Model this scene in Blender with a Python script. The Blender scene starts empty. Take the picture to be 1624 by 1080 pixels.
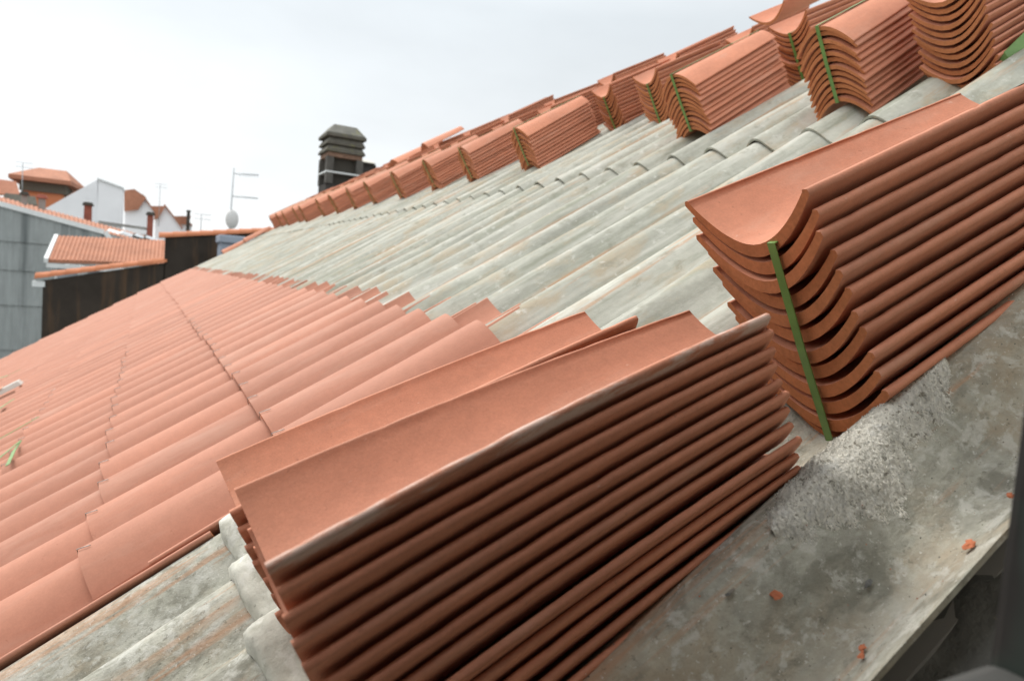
import bpy, bmesh, math, random
import numpy as np
from mathutils import Matrix, Vector
R = math.radians
random.seed(7)
rng = np.random.default_rng(7)
C = bpy.context.scene.collection
sc = bpy.context.scene

# ---------------------------------------------------------------- roof frame
# roof coordinates: v = up the slope, u = along the ridge away from the camera, n = off the slope
AL = R(32.0)
CA, SA = math.cos(AL), math.sin(AL)
def W(v, u, n):
    return Vector((v*CA - n*SA, u, v*SA + n*CA))
ROOF = Matrix(((CA, 0, -SA), (0, 1, 0), (SA, 0, CA)))

# ---------------------------------------------------------------- camera
F_PX = 1100.0
D1 = (-0.46587583, -0.10148582, 0.879011)      # ridge direction in camera axes (x right, y down, z ahead)
D2 = (0.78896143, -0.4974136, 0.3607209)       # up-slope direction
DN = (-0.40062397, -0.86155693, -0.31180137)   # roof normal
CAM = W(0, 0, 0.36)
def camaxis(i):
    return ROOF @ Vector((D2[i], D1[i], DN[i]))
AX, AY, AZ = camaxis(0), camaxis(1), camaxis(2)
cam = bpy.data.cameras.new('camera')
cam_o = bpy.data.objects.new('camera', cam); C.objects.link(cam_o)
mw = Matrix((AX, -AY, -AZ)).transposed().to_4x4(); mw.translation = CAM
cam_o.matrix_world = mw
cam.sensor_width = 23.6
cam.lens = F_PX/1624*23.6
cam.clip_start = 0.02; cam.clip_end = 3000
cam.dof.use_dof = True
cam.dof.focus_distance = 0.86
cam.dof.aperture_fstop = 5.0
sc.camera = cam_o
def at(px, py, Y):
    """point on the plane Y (metres along the ridge direction) seen at a pixel of the photograph"""
    d = AX*(px-812) + AY*(py-540) + AZ*F_PX
    return CAM + d*(Y/d.y)

# ---------------------------------------------------------------- world and light
SUN_EL, SUN_AZ = 52.0, -28.0      # azimuth measured from +Y towards +X
world = bpy.data.worlds.new('World'); sc.world = world
world.use_nodes = True
nt = world.node_tree; nt.nodes.clear()
def N(nt, t, **kw):
    n = nt.nodes.new(t)
    for k, v in kw.items(): setattr(n, k, v)
    return n
out = N(nt, 'ShaderNodeOutputWorld')
bg = N(nt, 'ShaderNodeBackground'); bg.inputs['Strength'].default_value = 1.0
sky = N(nt, 'ShaderNodeTexSky'); sky.sky_type = 'NISHITA'; sky.sun_disc = False
sky.sun_elevation = R(SUN_EL); sky.sun_rotation = R(SUN_AZ)
sky_s = N(nt, 'ShaderNodeVectorMath', operation='SCALE'); sky_s.inputs['Scale'].default_value = 0.08
nt.links.new(sky.outputs[0], sky_s.inputs[0])
tc = N(nt, 'ShaderNodeTexCoord')
sep = N(nt, 'ShaderNodeSeparateXYZ'); nt.links.new(tc.outputs['Generated'], sep.inputs[0])
rp = N(nt, 'ShaderNodeValToRGB')
nt.links.new(sep.outputs['Z'], rp.inputs[0])
e = rp.color_ramp.elements
e[0].position = 0.0; e[0].color = (0.99, 1.0, 1.0, 1)
e[1].position = 1.0; e[1].color = (1.5, 1.53, 1.57, 1)
m_ = e.new(0.16); m_.color = (0.95, 0.985, 1.0, 1)
m_ = e.new(0.36); m_.color = (0.83, 0.885, 0.92, 1)
m_ = e.new(0.55); m_.color = (1.25, 1.28, 1.31, 1)
mp = N(nt, 'ShaderNodeMapping'); mp.inputs['Scale'].default_value = (1.3, 1.3, 3.2)
nt.links.new(tc.outputs['Generated'], mp.inputs[0])
nz = N(nt, 'ShaderNodeTexNoise'); nz.inputs['Scale'].default_value = 2.1; nz.inputs['Detail'].default_value = 5
nt.links.new(mp.outputs[0], nz.inputs[0])
r2 = N(nt, 'ShaderNodeMapRange'); r2.inputs[1].default_value = .35; r2.inputs[2].default_value = .7
r2.inputs[3].default_value = .95; r2.inputs[4].default_value = 1.08
nt.links.new(nz.outputs[0], r2.inputs[0])
sc1 = N(nt, 'ShaderNodeVectorMath', operation='SCALE')
lf = N(nt, 'ShaderNodeMapRange'); lf.inputs[1].default_value = .45; lf.inputs[2].default_value = -.35; lf.inputs[3].default_value = .97; lf.inputs[4].default_value = 1.2
nt.links.new(sep.outputs['X'], lf.inputs[0])
lm = N(nt, 'ShaderNodeMath', operation='MULTIPLY'); nt.links.new(r2.outputs[0], lm.inputs[0]); nt.links.new(lf.outputs[0], lm.inputs[1])
nt.links.new(rp.outputs[0], sc1.inputs[0]); nt.links.new(lm.outputs[0], sc1.inputs['Scale'])
mx = N(nt, 'ShaderNodeMixRGB'); mx.inputs[0].default_value = 0.93
nt.links.new(sky_s.outputs[0], mx.inputs[1]); nt.links.new(sc1.outputs[0], mx.inputs[2])
nt.links.new(mx.outputs[0], bg.inputs['Color']); nt.links.new(bg.outputs[0], out.inputs['Surface'])

sun = bpy.data.lights.new('sun', 'SUN'); sun.energy = 2.8; sun.angle = R(18); sun.color = (1, .96, .9)
sun_o = bpy.data.objects.new('sun', sun); C.objects.link(sun_o)
sd = Vector((math.sin(R(SUN_AZ))*math.cos(R(SUN_EL)), math.cos(R(SUN_AZ))*math.cos(R(SUN_EL)), math.sin(R(SUN_EL))))
sun_o.rotation_euler = (-sd).to_track_quat('-Z', 'Y').to_euler()
sc.view_settings.view_transform = 'Standard'; sc.view_settings.look = 'None'
sc.view_settings.exposure = 0.05; sc.view_settings.gamma = 1.0
sc.render.engine = 'CYCLES'

# ---------------------------------------------------------------- materials
def mat(name, base, rough=.75, spec=.3, var=None, bump=None, layers=(), coord='Object', rand=0.0, metal=0, offs=True):
    """base colour + mottled variation + layers of (kind, scale xyz, lo, hi, colour, amount, detail)"""
    m = bpy.data.materials.new(name); m.use_nodes = True
    t = m.node_tree; b = t.nodes['Principled BSDF']
    b.inputs['Roughness'].default_value = rough; b.inputs['Specular IOR Level'].default_value = spec
    b.inputs['Metallic'].default_value = metal
    tc = N(t, 'ShaderNodeTexCoord'); co = tc.outputs[coord]
    oi = N(t, 'ShaderNodeObjectInfo')
    if offs:
        mul = N(t, 'ShaderNodeMath', operation='MULTIPLY'); mul.inputs[1].default_value = 37.0
        t.links.new(oi.outputs['Random'], mul.inputs[0])
        ad = N(t, 'ShaderNodeVectorMath', operation='ADD')
        t.links.new(co, ad.inputs[0]); t.links.new(mul.outputs[0], ad.inputs[1]); co = ad.outputs[0]
    raw = tc.outputs[coord]
    rgb = N(t, 'ShaderNodeRGB'); rgb.outputs[0].default_value = (*base, 1); col = rgb.outputs[0]
    def noise(scale, detail=6, rough_=.6, src=None, dist=0.0):
        mpn = N(t, 'ShaderNodeMapping'); mpn.inputs['Scale'].default_value = scale
        t.links.new(src or co, mpn.inputs[0])
        nn = N(t, 'ShaderNodeTexNoise'); nn.inputs['Scale'].default_value = 1; nn.inputs['Detail'].default_value = detail
        nn.inputs['Roughness'].default_value = rough_; nn.inputs['Distortion'].default_value = dist
        t.links.new(mpn.outputs[0], nn.inputs[0]); return nn.outputs[0]
    if rand:
        mr = N(t, 'ShaderNodeMapRange'); mr.inputs[3].default_value = 1-rand; mr.inputs[4].default_value = 1+rand
        t.links.new(oi.outputs['Random'], mr.inputs[0])
        s = N(t, 'ShaderNodeVectorMath', operation='SCALE'); t.links.new(col, s.inputs[0]); t.links.new(mr.outputs[0], s.inputs['Scale']); col = s.outputs[0]
    for (sc_, amt, det) in (var or []):
        mr = N(t, 'ShaderNodeMapRange'); mr.inputs[1].default_value = .3; mr.inputs[2].default_value = .7
        mr.inputs[3].default_value = 1-amt; mr.inputs[4].default_value = 1+amt
        t.links.new(noise(sc_, det), mr.inputs[0])
        s = N(t, 'ShaderNodeVectorMath', operation='SCALE'); t.links.new(col, s.inputs[0]); t.links.new(mr.outputs[0], s.inputs['Scale']); col = s.outputs[0]
    for (sc_, lo, hi, c_, amt, det) in layers:
        mr = N(t, 'ShaderNodeMapRange'); mr.inputs[1].default_value = lo; mr.inputs[2].default_value = hi
        mr.inputs[3].default_value = 0; mr.inputs[4].default_value = amt
        t.links.new(noise(sc_, det, .65, dist=.3), mr.inputs[0])
        x = N(t, 'ShaderNodeMixRGB'); x.inputs[2].default_value = (*c_, 1)
        t.links.new(mr.outputs[0], x.inputs[0]); t.links.new(col, x.inputs[1]); col = x.outputs[0]
    m['_col'] = 0
    t.links.new(col, b.inputs['Base Color'])
    if bump:
        sc_, st, dist_, det = bump
        bp = N(t, 'ShaderNodeBump'); bp.inputs['Strength'].default_value = st; bp.inputs['Distance'].default_value = dist_
        t.links.new(noise(sc_, det, .7), bp.inputs['Height']); t.links.new(bp.outputs[0], b.inputs['Normal'])
    return m

M = {}
CLAY = (.53, .218, .128)
M['clay'] = mat('terracotta', CLAY, .68, .28, var=[((6, 14, 14), .11, 5), ((90, 90, 90), .06, 4), ((420, 420, 420), .06, 3)], rand=.11,
    layers=[((5, 16, 16), .52, .72, (.56, .33, .24), .45, 6), ((11, 13, 13), .60, .72, (.36, .14, .08), .35, 6), ((160, 160, 160), .68, .76, (.30, .12, .07), .5, 2), ((60, 190, 190), .72, .78, (.70, .52, .42), .4, 2)],
    bump=((260, 260, 260), .18, .0018, 5))
M['clay_end'] = mat('terracotta_cut_end', (.52, .20, .088), .85, .15, var=[((40, 40, 40), .12, 5), ((220, 220, 220), .1, 3)], rand=.06,
    layers=[((120, 120, 120), .62, .75, (.30, .11, .05), .5, 3)], bump=((260, 260, 260), .5, .002, 5))
M['clay_laid'] = mat('terracotta_laid', (.435, .196, .128), .68, .26, var=[((3, 9, 9), .08, 5), ((60, 60, 60), .04, 3), ((300, 300, 300), .04, 3)], rand=.085,
    layers=[((2.5, 14, 14), .52, .74, (.53, .32, .24), .5, 6), ((7, 12, 12), .60, .74, (.36, .15, .09), .35, 6), ((90, 90, 90), .70, .78, (.30, .12, .07), .4, 2)],
    bump=((200, 200, 200), .1, .0015, 3))
M['strap'] = mat('green_strapping', (.135, .255, .065), .38, .5, var=[((30, 30, 30), .2, 3)])
M['sheet'] = mat('fibre_cement', (.365, .365, .31), .86, .2, offs=True,
    var=[((1.3, 8, 8), .17, 5), ((7, 26, 26), .15, 6), ((60, 80, 80), .08, 4)],
    layers=[((1.1, 15, 15), .46, .66, (.58, .57, .505), .75, 6),      # pale weathered streaks running down the slope
            ((1.5, 20, 20), .50, .64, (.24, .25, .19), .7, 6),      # greenish grime streaks
            ((6, 15, 15), .51, .66, (.41, .33, .225), .65, 6),       # ochre film
            ((1.2, 30, 30), .57, .66, (.48, .26, .14), .6, 5),        # clay dust streaks
            ((14, 22, 22), .57, .67, (.22, .215, .165), .5, 6), ((30, 40, 40), .60, .68, (.62, .61, .56), .5, 6)],
    bump=((90, 110, 110), .3, .004, 6))
M['sheet_near'] = mat('fibre_cement_near', (.38, .375, .315), .9, .15, offs=True,
    var=[((2.2, 7, 7), .18, 6), ((18, 24, 24), .26, 7), ((80, 90, 90), .16, 5)],
    layers=[((6, 11, 11), .47, .62, (.50, .49, .43), .8, 7), ((5, 8, 8), .50, .64, (.36, .28, .185), .65, 6),
            ((16, 30, 30), .51, .62, (.175, .17, .135), .65, 7), ((40, 50, 50), .53, .62, (.56, .555, .50), .65, 6),
            ((2.0, 34, 34), .56, .64, (.46, .25, .14), .6, 5), ((130, 140, 140), .61, .68, (.14, .13, .10), .55, 4), ((210, 210, 210), .64, .70, (.66, .65, .6), .6, 3)],
    bump=((120, 140, 140), .55, .005, 7))
M['mortar'] = mat('rough_mortar', (.78, .755, .67), .95, .1, var=[((30, 30, 30), .15, 6), ((190, 190, 190), .25, 4)],
    layers=[((190, 190, 190), .55, .64, (.22, .20, .15), .85, 4), ((60, 60, 60), .56, .66, (.75, .74, .69), .7, 4)], bump=((300, 300, 300), .8, .004, 6))
M['mortar_smooth'] = mat('smooth_mortar', (.50, .49, .425), .9, .15, var=[((12, 16, 16), .18, 6), ((60, 60, 60), .14, 4)],
    layers=[((18, 34, 34), .54, .66, (.28, .27, .21), .6, 6), ((30, 30, 30), .54, .64, (.66, .65, .60), .6, 6), ((90, 90, 90), .64, .72, (.2, .19, .16), .5, 3)], bump=((120, 120, 120), .5, .003, 6))
M['dirt'] = mat('dark_debris', (.13, .13, .12), .9, .2, var=[((12, 12, 12), .5, 6)],
    layers=[((9, 9, 9), .52, .66, (.17, .12, .075), .8, 6), ((40, 40, 40), .62, .70, (.30, .27, .22), .7, 4)], bump=((50, 50, 50), .6, .01, 5))
M['wire'] = mat('galvanised_wire', (.38, .37, .35), .5, .5, metal=.6)
M['foam'] = mat('clay_mortar', (.28, .14, .09), .95, .1, var=[((90, 90, 90), .3, 5)], bump=((140, 140, 140), .8, .005, 5))
M['frame'] = mat('grey_window_paint', (.075, .075, .07), .6, .3, var=[((12, 12, 12), .12, 5)])
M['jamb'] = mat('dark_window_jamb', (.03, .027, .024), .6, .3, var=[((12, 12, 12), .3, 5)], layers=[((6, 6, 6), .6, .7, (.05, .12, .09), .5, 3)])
M['render_dark'] = mat('dormer_render', (.45, .44, .40), .9, .2, var=[((5, 5, 5), .15, 6)])
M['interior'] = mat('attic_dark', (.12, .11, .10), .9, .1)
M['stone'] = mat('chimney_stone', (.125, .118, .098), .9, .2, var=[((9, 9, 9), .25, 6)], layers=[((7, 7, 7), .55, .68, (.20, .19, .08), .7, 5), ((16, 16, 16), .6, .7, (.08, .08, .07), .6, 5)], bump=((60, 60, 60), .5, .01, 5))
M['stone_pale'] = mat('chimney_cap_stone', (.20, .195, .17), .9, .2, var=[((9, 9, 9), .2, 6)], layers=[((7, 7, 7), .56, .68, (.30, .29, .09), .6, 5)], bump=((60, 60, 60), .5, .01, 5))
M['soot'] = mat('sooty_brick', (.05, .046, .042), .9, .15, var=[((9, 9, 9), .3, 6)], layers=[((10, 10, 3), .55, .7, (.12, .09, .07), .6, 5)])
M['soot_grey'] = mat('sooty_stone', (.10, .095, .085), .9, .15, var=[((9, 9, 9), .3, 6)])
M['brick'] = mat('chimney_brick', (.22, .14, .10), .9, .15, var=[((14, 14, 14), .25, 5)])
M['darkwall'] = mat('tarred_party_wall', (.042, .034, .027), .85, .2, var=[((.8, .8, .8), .3, 6)],
    layers=[((2.2, 2.2, .18), .53, .70, (.13, .075, .04), .7, 6), ((1.1, 1.1, .5), .6, .72, (.07, .06, .055), .6, 6)], offs=False)
M['coping'] = mat('coping_tile', (.46, .17, .08), .75, .25, var=[((2, 2, 2), .15, 5)])
M['far_tile'] = mat('far_roof_tile', (.41, .19, .118), .8, .2, var=[((.7, .7, .7), .12, 5), ((3, 3, 3), .12, 5)], layers=[((1.2, 1.2, 1.2), .58, .7, (.30, .14, .09), .5, 5)])
M['far_orange'] = mat('orange_render', (.55, .22, .11), .85, .2, var=[((.5, .5, .5), .12, 5)])
M['white'] = mat('white_render', (.86, .87, .88), .8, .2, var=[((.4, .4, .4), .05, 5)], layers=[((.8, .8, .2), .62, .8, (.60, .61, .60), .4, 5)])
M['trim'] = mat('white_trim', (.70, .73, .72), .7, .3, var=[((2, 2, 2), .08, 4)])
M['clad'] = mat('grey_cladding', (.29, .315, .308), .8, .25, var=[((.5, .5, .5), .1, 6), ((4, 4, .6), .1, 4)], offs=False,
    layers=[((1.3, .9, .04), .50, .64, (.085, .10, .10), .8, 3), ((6, 6, .3), .6, .72, (.34, .38, .37), .5, 4)])
M['dark'] = mat('dark_matt', (.06, .055, .045), .8, .2)  # even near-black base for flue, caps, skylight frames and window
M['glass'] = mat('pane_glass', (.30, .34, .37), .12, .6)
M['redpipe'] = mat('red_chimney', (.30, .10, .07), .8, .2, var=[((3, 3, 3), .15, 4)])
M['concrete'] = mat('grey_concrete', (.30, .29, .27), .85, .2, var=[((2, 2, 2), .15, 5)])
M['metal'] = mat('antenna_metal', (.42, .45, .46), .5, .5, metal=.3)
M['dish'] = mat('dish_paint', (.62, .62, .60), .5, .4)
M['box'] = mat('grey_blue_metal', (.28, .32, .38), .5, .4, var=[((1, 1, 1), .12, 4)])
M['asphalt'] = mat('ground', (.12, .12, .11), .9, .1, var=[((.05, .05, .05), .3, 5)])
M['chip'] = mat('fresh_clay_chip', (.44, .15, .075), .8, .2, var=[((90, 90, 90), .2, 4)])
M['paper'] = mat('white_scrap', (.55, .53, .48), .7, .2)
M['orange'] = mat('orange_print', (.75, .25, .06), .6, .3)

# the scuffed top tile: lime bloom along its near rim
def scuffed():
    m = M['clay'].copy(); m.name = 'terracotta_scuffed'
    t = m.node_tree; b = t.nodes['Principled BSDF']
    old = b.inputs['Base Color'].links[0].from_socket
    tc = N(t, 'ShaderNodeTexCoord'); sp = N(t, 'ShaderNodeSeparateXYZ'); t.links.new(tc.outputs['Object'], sp.inputs[0])
    xs = N(t, 'ShaderNodeMath', operation='MULTIPLY_ADD'); t.links.new(sp.outputs['X'], xs.inputs[0]); xs.inputs[1].default_value = .0705; xs.inputs[2].default_value = -.0829
    z = N(t, 'ShaderNodeMath', operation='SUBTRACT'); t.links.new(xs.outputs[0], z.inputs[0]); t.links.new(sp.outputs['Y'], z.inputs[1])
    y = N(t, 'ShaderNodeMapRange'); y.inputs[1].default_value = -.0085; y.inputs[2].default_value = -.0045
    t.links.new(z.outputs[0], y.inputs[0])
    mpn = N(t, 'ShaderNodeMapping'); mpn.inputs['Scale'].default_value = (14, 60, 60); t.links.new(tc.outputs['Object'], mpn.inputs[0])
    nn = N(t, 'ShaderNodeTexNoise'); nn.inputs['Scale'].default_value = 1; nn.inputs['Detail'].default_value = 7; nn.inputs['Roughness'].default_value = .7
    t.links.new(mpn.outputs[0], nn.inputs[0])
    k = N(t, 'ShaderNodeMapRange'); k.inputs[1].default_value = .46; k.inputs[2].default_value = .56; t.links.new(nn.outputs[0], k.inputs[0])
    a = y
    a2 = N(t, 'ShaderNodeMath', operation='MULTIPLY'); t.links.new(a.outputs[0], a2.inputs[0]); t.links.new(k.outputs[0], a2.inputs[1])
    a3 = N(t, 'ShaderNodeMath', operation='MULTIPLY'); a3.inputs[1].default_value = .55; t.links.new(a2.outputs[0], a3.inputs[0])
    x = N(t, 'ShaderNodeMixRGB'); x.inputs[2].default_value = (.66, .57, .50, 1)
    t.links.new(a3.outputs[0], x.inputs[0]); t.links.new(old, x.inputs[1]); t.links.new(x.outputs[0], b.inputs['Base Color'])
    return m
M['clay_scuffed'] = scuffed()

# ---------------------------------------------------------------- object helpers
def tag(o, label=None, cat=None, group=None, kind=None):
    if label: o['label'] = label
    if cat: o['category'] = cat
    if group: o['group'] = group
    if kind: o['kind'] = kind
    return o
def empty(name, mw):
    o = bpy.data.objects.new(name, None); C.objects.link(o); o.empty_display_size = .1
    o.matrix_world = mw; return o
def link(name, me, parent=None, mw=None):
    o = bpy.data.objects.new(name, me); C.objects.link(o)
    if parent is not None: o.parent = parent
    if mw is not None: o.matrix_basis = mw
    return o
def mesh(name, verts, faces, mats, fm=None, smooth=None):
    me = bpy.data.meshes.new(name)
    me.from_pydata([tuple(v) for v in verts], [], faces)
    for m in (mats if isinstance(mats, (list, tuple)) else [mats]): me.materials.append(m)
    if fm is not None: me.polygons.foreach_set('material_index', list(fm))
    if smooth is not None:
        me.polygons.foreach_set('use_smooth', [bool(s) for s in smooth] if hasattr(smooth, '__len__') else [smooth]*len(faces))
    me.update(); return me
def roofmat(v, u, n, X=None, Y=None, Z=None):
    """matrix in world space of a frame sitting on the roof; X, Y, Z given in (v,u,n) components"""
    if X is None: r = Matrix.Identity(3)
    else: r = Matrix((X, Y, Z)).transposed()
    m = (ROOF @ r).to_4x4(); m.translation = W(v, u, n); return m
class MB:
    def __init__(s): s.v = []; s.f = []; s.m = []; s.s = []
    def add(s, vs, fs, mi=0, sm=False):
        o = len(s.v); s.v += [tuple(x) for x in vs]; s.f += [tuple(i+o for i in f) for f in fs]
        s.m += [mi]*len(fs); s.s += [sm]*len(fs); return s
    def box(s, lo, hi, mi=0, top=None, xf=None):
        (x0, y0, z0), (x1, y1, z1) = lo, hi
        t = top or (0, 0)
        vs = [(x0, y0, z0), (x1, y0, z0), (x1, y1, z0), (x0, y1, z0), (x0+t[0], y0+t[1], z1), (x1-t[0], y0+t[1], z1), (x1-t[0], y1-t[1], z1), (x0+t[0], y1-t[1], z1)]
        if xf: vs = [xf(Vector(q)) for q in vs]
        return s.add(vs, [(0, 3, 2, 1), (4, 5, 6, 7), (0, 1, 5, 4), (1, 2, 6, 5), (2, 3, 7, 6), (3, 0, 4, 7)], mi)
    def prism(s, poly, dvec, mi=0):
        """polygon (3D points) extruded along dvec"""
        n = len(poly); d = Vector(dvec); a = [Vector(p) for p in poly]; b = [p+d for p in a]
        fs = [tuple(range(n)), tuple(range(2*n-1, n-1, -1))] + [(i, i+n, (i+1) % n+n, (i+1) % n) for i in range(n)]
        return s.add(a+b, fs, mi)
    def tube(s, pts, r, seg=8, mi=0):
        pts = [Vector(p) for p in pts]; rings = []
        for i, p in enumerate(pts):
            d = (pts[min(i+1, len(pts)-1)]-pts[max(i-1, 0)]).normalized()
            a = d.orthogonal().normalized(); b = d.cross(a)
            rr = r[i] if hasattr(r, '__len__') else r
            rings += [p+(a*math.cos(2*math.pi*k/seg)+b*math.sin(2*math.pi*k/seg))*rr for k in range(seg)]
        fs = [(i*seg+k, i*seg+(k+1) % seg, (i+1)*seg+(k+1) % seg, (i+1)*seg+k) for i in range(len(pts)-1) for k in range(seg)]
        fs += [tuple(range(seg-1, -1, -1)), tuple(range((len(pts)-1)*seg, len(pts)*seg))]
        return s.add(rings, fs, mi, True)
    def build(s, name, mats, parent=None, mw=None, bevel=0):
        me = mesh(name, s.v, s.f, mats, s.m, s.s)
        bm = bmesh.new(); bm.from_mesh(me)
        if bevel: bmesh.ops.bevel(bm, geom=[e for e in bm.edges], offset=bevel, segments=2, affect='EDGES', profile=.6)
        bmesh.ops.recalc_face_normals(bm, faces=bm.faces); bm.to_mesh(me); bm.free()
        return link(name, me, parent, mw)

# ---------------------------------------------------------------- the curved clay tile
def profile(w, npf):
    """outer curve of a channel: y across, z up, bottom at 0"""
    h = .5*w; pts = []
    for i in range(npf):
        a = -1+2*i/(npf-1); a = math.copysign(abs(a)**.85, a)
        pts.append((h*a, .340*w*((a*a+.012)**.92-.012**.92)))
    return pts
def tile_geo(wd, wu, L, tv, nx=20, npf=17, flip=False, bow=0.0, chip=.0006, seed=0, rise=0.0, mi=(0, 1)):
    r = np.random.default_rng(seed)
    V, Fc, FM, SM = [], [], [], []
    rings = []
    phase = r.uniform(0, 6, 8)
    for i in range(nx):
        t = i/(nx-1); w = wd+(wu-wd)*t
        P = profile(w, npf)
        inner = [(y, z+tv*(1-.14*abs(2*y/w)**3)) for (y, z) in P]
        a = Vector((P[-1][0], P[-1][1])); d_ = (a-Vector(P[-2])).normalized(); nn_ = Vector((-d_.y, d_.x))
        tn = tv*.62; b = a+nn_*tn; inner[-1] = (b.x, b.y); inner[0] = (-b.x, b.y)
        c_ = (a+b)/2
        right = [c_ + d_*(tn*.56*math.sin(q)) - nn_*(tn*.55*math.cos(q)) for q in (.45, 1.57, 2.69)]
        right = [(q.x, q.y) for q in right]
        loop = P + right + inner[::-1] + [(-y, z) for (y, z) in right[::-1]]
        zb = -bow*(2*t-1)**2 + rise*t
        x = L*t
        ring = []; n_h = len(loop)//2
        for j, (y, z) in enumerate(loop):
            isr = 1.0 if (len(P)-2 <= j <= len(P)+4 or j > len(loop)-5 or j < 2) else .3
            nick = max(0, math.sin(phase[0]+97*t+9*(j > n_h))*math.sin(phase[1]+41*t)-.55)*2.2 if isr > .5 else 0
            wob = -chip*nick + r.normal(0, chip*.12*isr)
            sag = .0012*math.sin(phase[2]+3.2*t)*y/w
            ring.append((x, y, z+wob+zb+sag))
        rings.append(ring)
    n = len(rings[0])
    for ring in rings: V += ring
    for i in range(nx-1):
        for j in range(n):
            Fc.append((i*n+j, (i+1)*n+j, (i+1)*n+(j+1) % n, i*n+(j+1) % n)); FM.append(mi[0]); SM.append(True)
    npx = len(P)
    for (ri, order) in ((0, 1), (nx-1, -1)):
        o = len(V)
        jig = r.normal(0, chip*.8, n)
        V += [(x+jig[j]*0, y, z) for j, (x, y, z) in enumerate(rings[ri])]
        out_i = list(range(npx)); 
        inn_i = [npx+3+(npx-1-k) for k in range(npx)]
        for k in range(npx-1):
            f = (o+out_i[k], o+out_i[k+1], o+inn_i[k+1], o+inn_i[k])
            Fc.append(f if order > 0 else f[::-1]); FM.append(mi[1]); SM.append(False)
        fr = (o+npx-1, o+npx, o+npx+1, o+npx+2, o+npx+3)
        fl = (o+2*npx+2, o+2*npx+3, o+2*npx+4, o+2*npx+5, o)
        for f in (fr, fl): Fc.append(f if order > 0 else f[::-1]); FM.append(mi[1]); SM.append(False)
    V = np.array(V)
    if flip:
        V[:, 2] = -V[:, 2]; Fc = [f[::-1] for f in Fc]
    return V, Fc, FM, SM
def tile_mesh(name, mats, **k):
    V, Fc, FM, SM = tile_geo(**k)
    me = mesh(name, V, Fc, mats, FM, SM)
    bm = bmesh.new(); bm.from_mesh(me); bmesh.ops.recalc_face_normals(bm, faces=bm.faces); bm.to_mesh(me); bm.free()
    return me
def stack_axes(yaw, pit, rol):
    x = Vector((1, yaw, pit)).normalized()
    z = Vector((0, rol, 1)); z = (z - x*z.dot(x)).normalized()
    return x, z.cross(x), z        # length axis, across (away), up   in (v,u,n)

# ================================================================= THE ROOF
PITCH, U0 = .175, .395
U_END = 11.6
V_LO, V_RIDGE = -3.0, 3.35
TOPS = -.040; DEPTH = .058
def wave(u):
    return TOPS - DEPTH/2 + DEPTH/2*math.cos(2*math.pi*(u-U0)/PITCH)

roof = empty('tiled_roof', roofmat(0, 0, 0)); roof['kind'] = 'thing'
tag(roof, 'big sloping roof of grey corrugated sheets, its lower half already covered with new terracotta tiles', 'roof')

def sheet(u0, u1, v0, v1, lift, jit, m_='sheet'):
    nu = max(8, int((u1-u0)/PITCH*16)); nv = max(3, int((v1-v0)/.12))
    th = .0065
    V = []; 
    us = np.linspace(u0, u1, nu+1); vs = np.linspace(v0, v1, nv+1)
    for layer in (0, 1):
        for v in vs:
            f = (v-v0)/(v1-v0)
            for u in us:
                wob = .0016*math.sin(3.1*u+5*v+jit[2]) + .0012*math.sin(11*v+2.3*u+jit[3])
                V.append((v + (.003*math.sin(23*u+jit[2]) if v == v0 else 0), u, wave(u)+wob-layer*th+lift*(1-f)+jit[0]+jit[1]*f))
    n = nu+1; m = (nu+1)*(nv+1); Fc = []; SM = []
    for j in range(nv):
        for i in range(nu):
            a = j*n+i; Fc.append((a, a+n, a+n+1, a+1)); Fc.append((m+a, m+a+1, m+a+n+1, m+a+n)); SM += [1, 1]
    def edge(idx):
        for a, b in zip(idx[:-1], idx[1:]):
            o = len(V); V.extend([V[a], V[b], V[b+m], V[a+m]]); Fc.append((o, o+1, o+2, o+3)); SM.append(0)
    edge([i for i in range(n)]); edge([nv*n+i for i in range(n)]); edge([j*n for j in range(nv+1)]); edge([j*n+nu for j in range(nv+1)])
    me = mesh('corrugated_sheet', V, Fc, M[m_], None, SM)
    bm = bmesh.new(); bm.from_mesh(me); bmesh.ops.recalc_face_normals(bm, faces=bm.faces); bm.to_mesh(me); bm.free()
    return me
us_edges = [.262, .6575, 1.3575] + [1.3575+1.05*k for k in range(1, 10)] + [U_END]
for (v0, v1, lift) in ((-1.60, -.04, 0.0), (-.108, 1.62, .011), (1.512, 3.3, .011)):
    for a, b in zip(us_edges[:-1], us_edges[1:]):
        j = (rng.normal(0, .0008), rng.normal(0, .001), rng.uniform(0, 6), rng.uniform(0, 6))
        if v0 < -1 and a > 3: continue       # under the new tiles
        link('corrugated_sheet', sheet(a, b-.004, v0, v1, lift, j, 'sheet_near' if (a < .5 or v0 < -1) and v0 < 1 else 'sheet'), roof)
# solid body under the sheets with the far slope beyond the ridge
mb = MB()
prof = [(V_LO, -.125), (V_RIDGE, -.125)]
vs = []
poly = [Vector((V_LO*CA+.125*SA, 0, V_LO*SA-.125*CA)), Vector((V_RIDGE*CA+.125*SA, 0, V_RIDGE*SA-.125*CA))]
ridge = poly[1]
poly += [Vector((ridge.x+5, 0, ridge.z-3.1)), Vector((ridge.x+5, 0, -9)), Vector((poly[0].x, 0, -9))]
inv = ROOF.transposed()
pts0 = [inv @ Vector((p.x, .285, p.z)) for p in poly]
mb.prism(pts0, inv @ Vector((0, U_END-.30-.285, 0)))
mb.build('gable_body', M['concrete'], roof)

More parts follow.
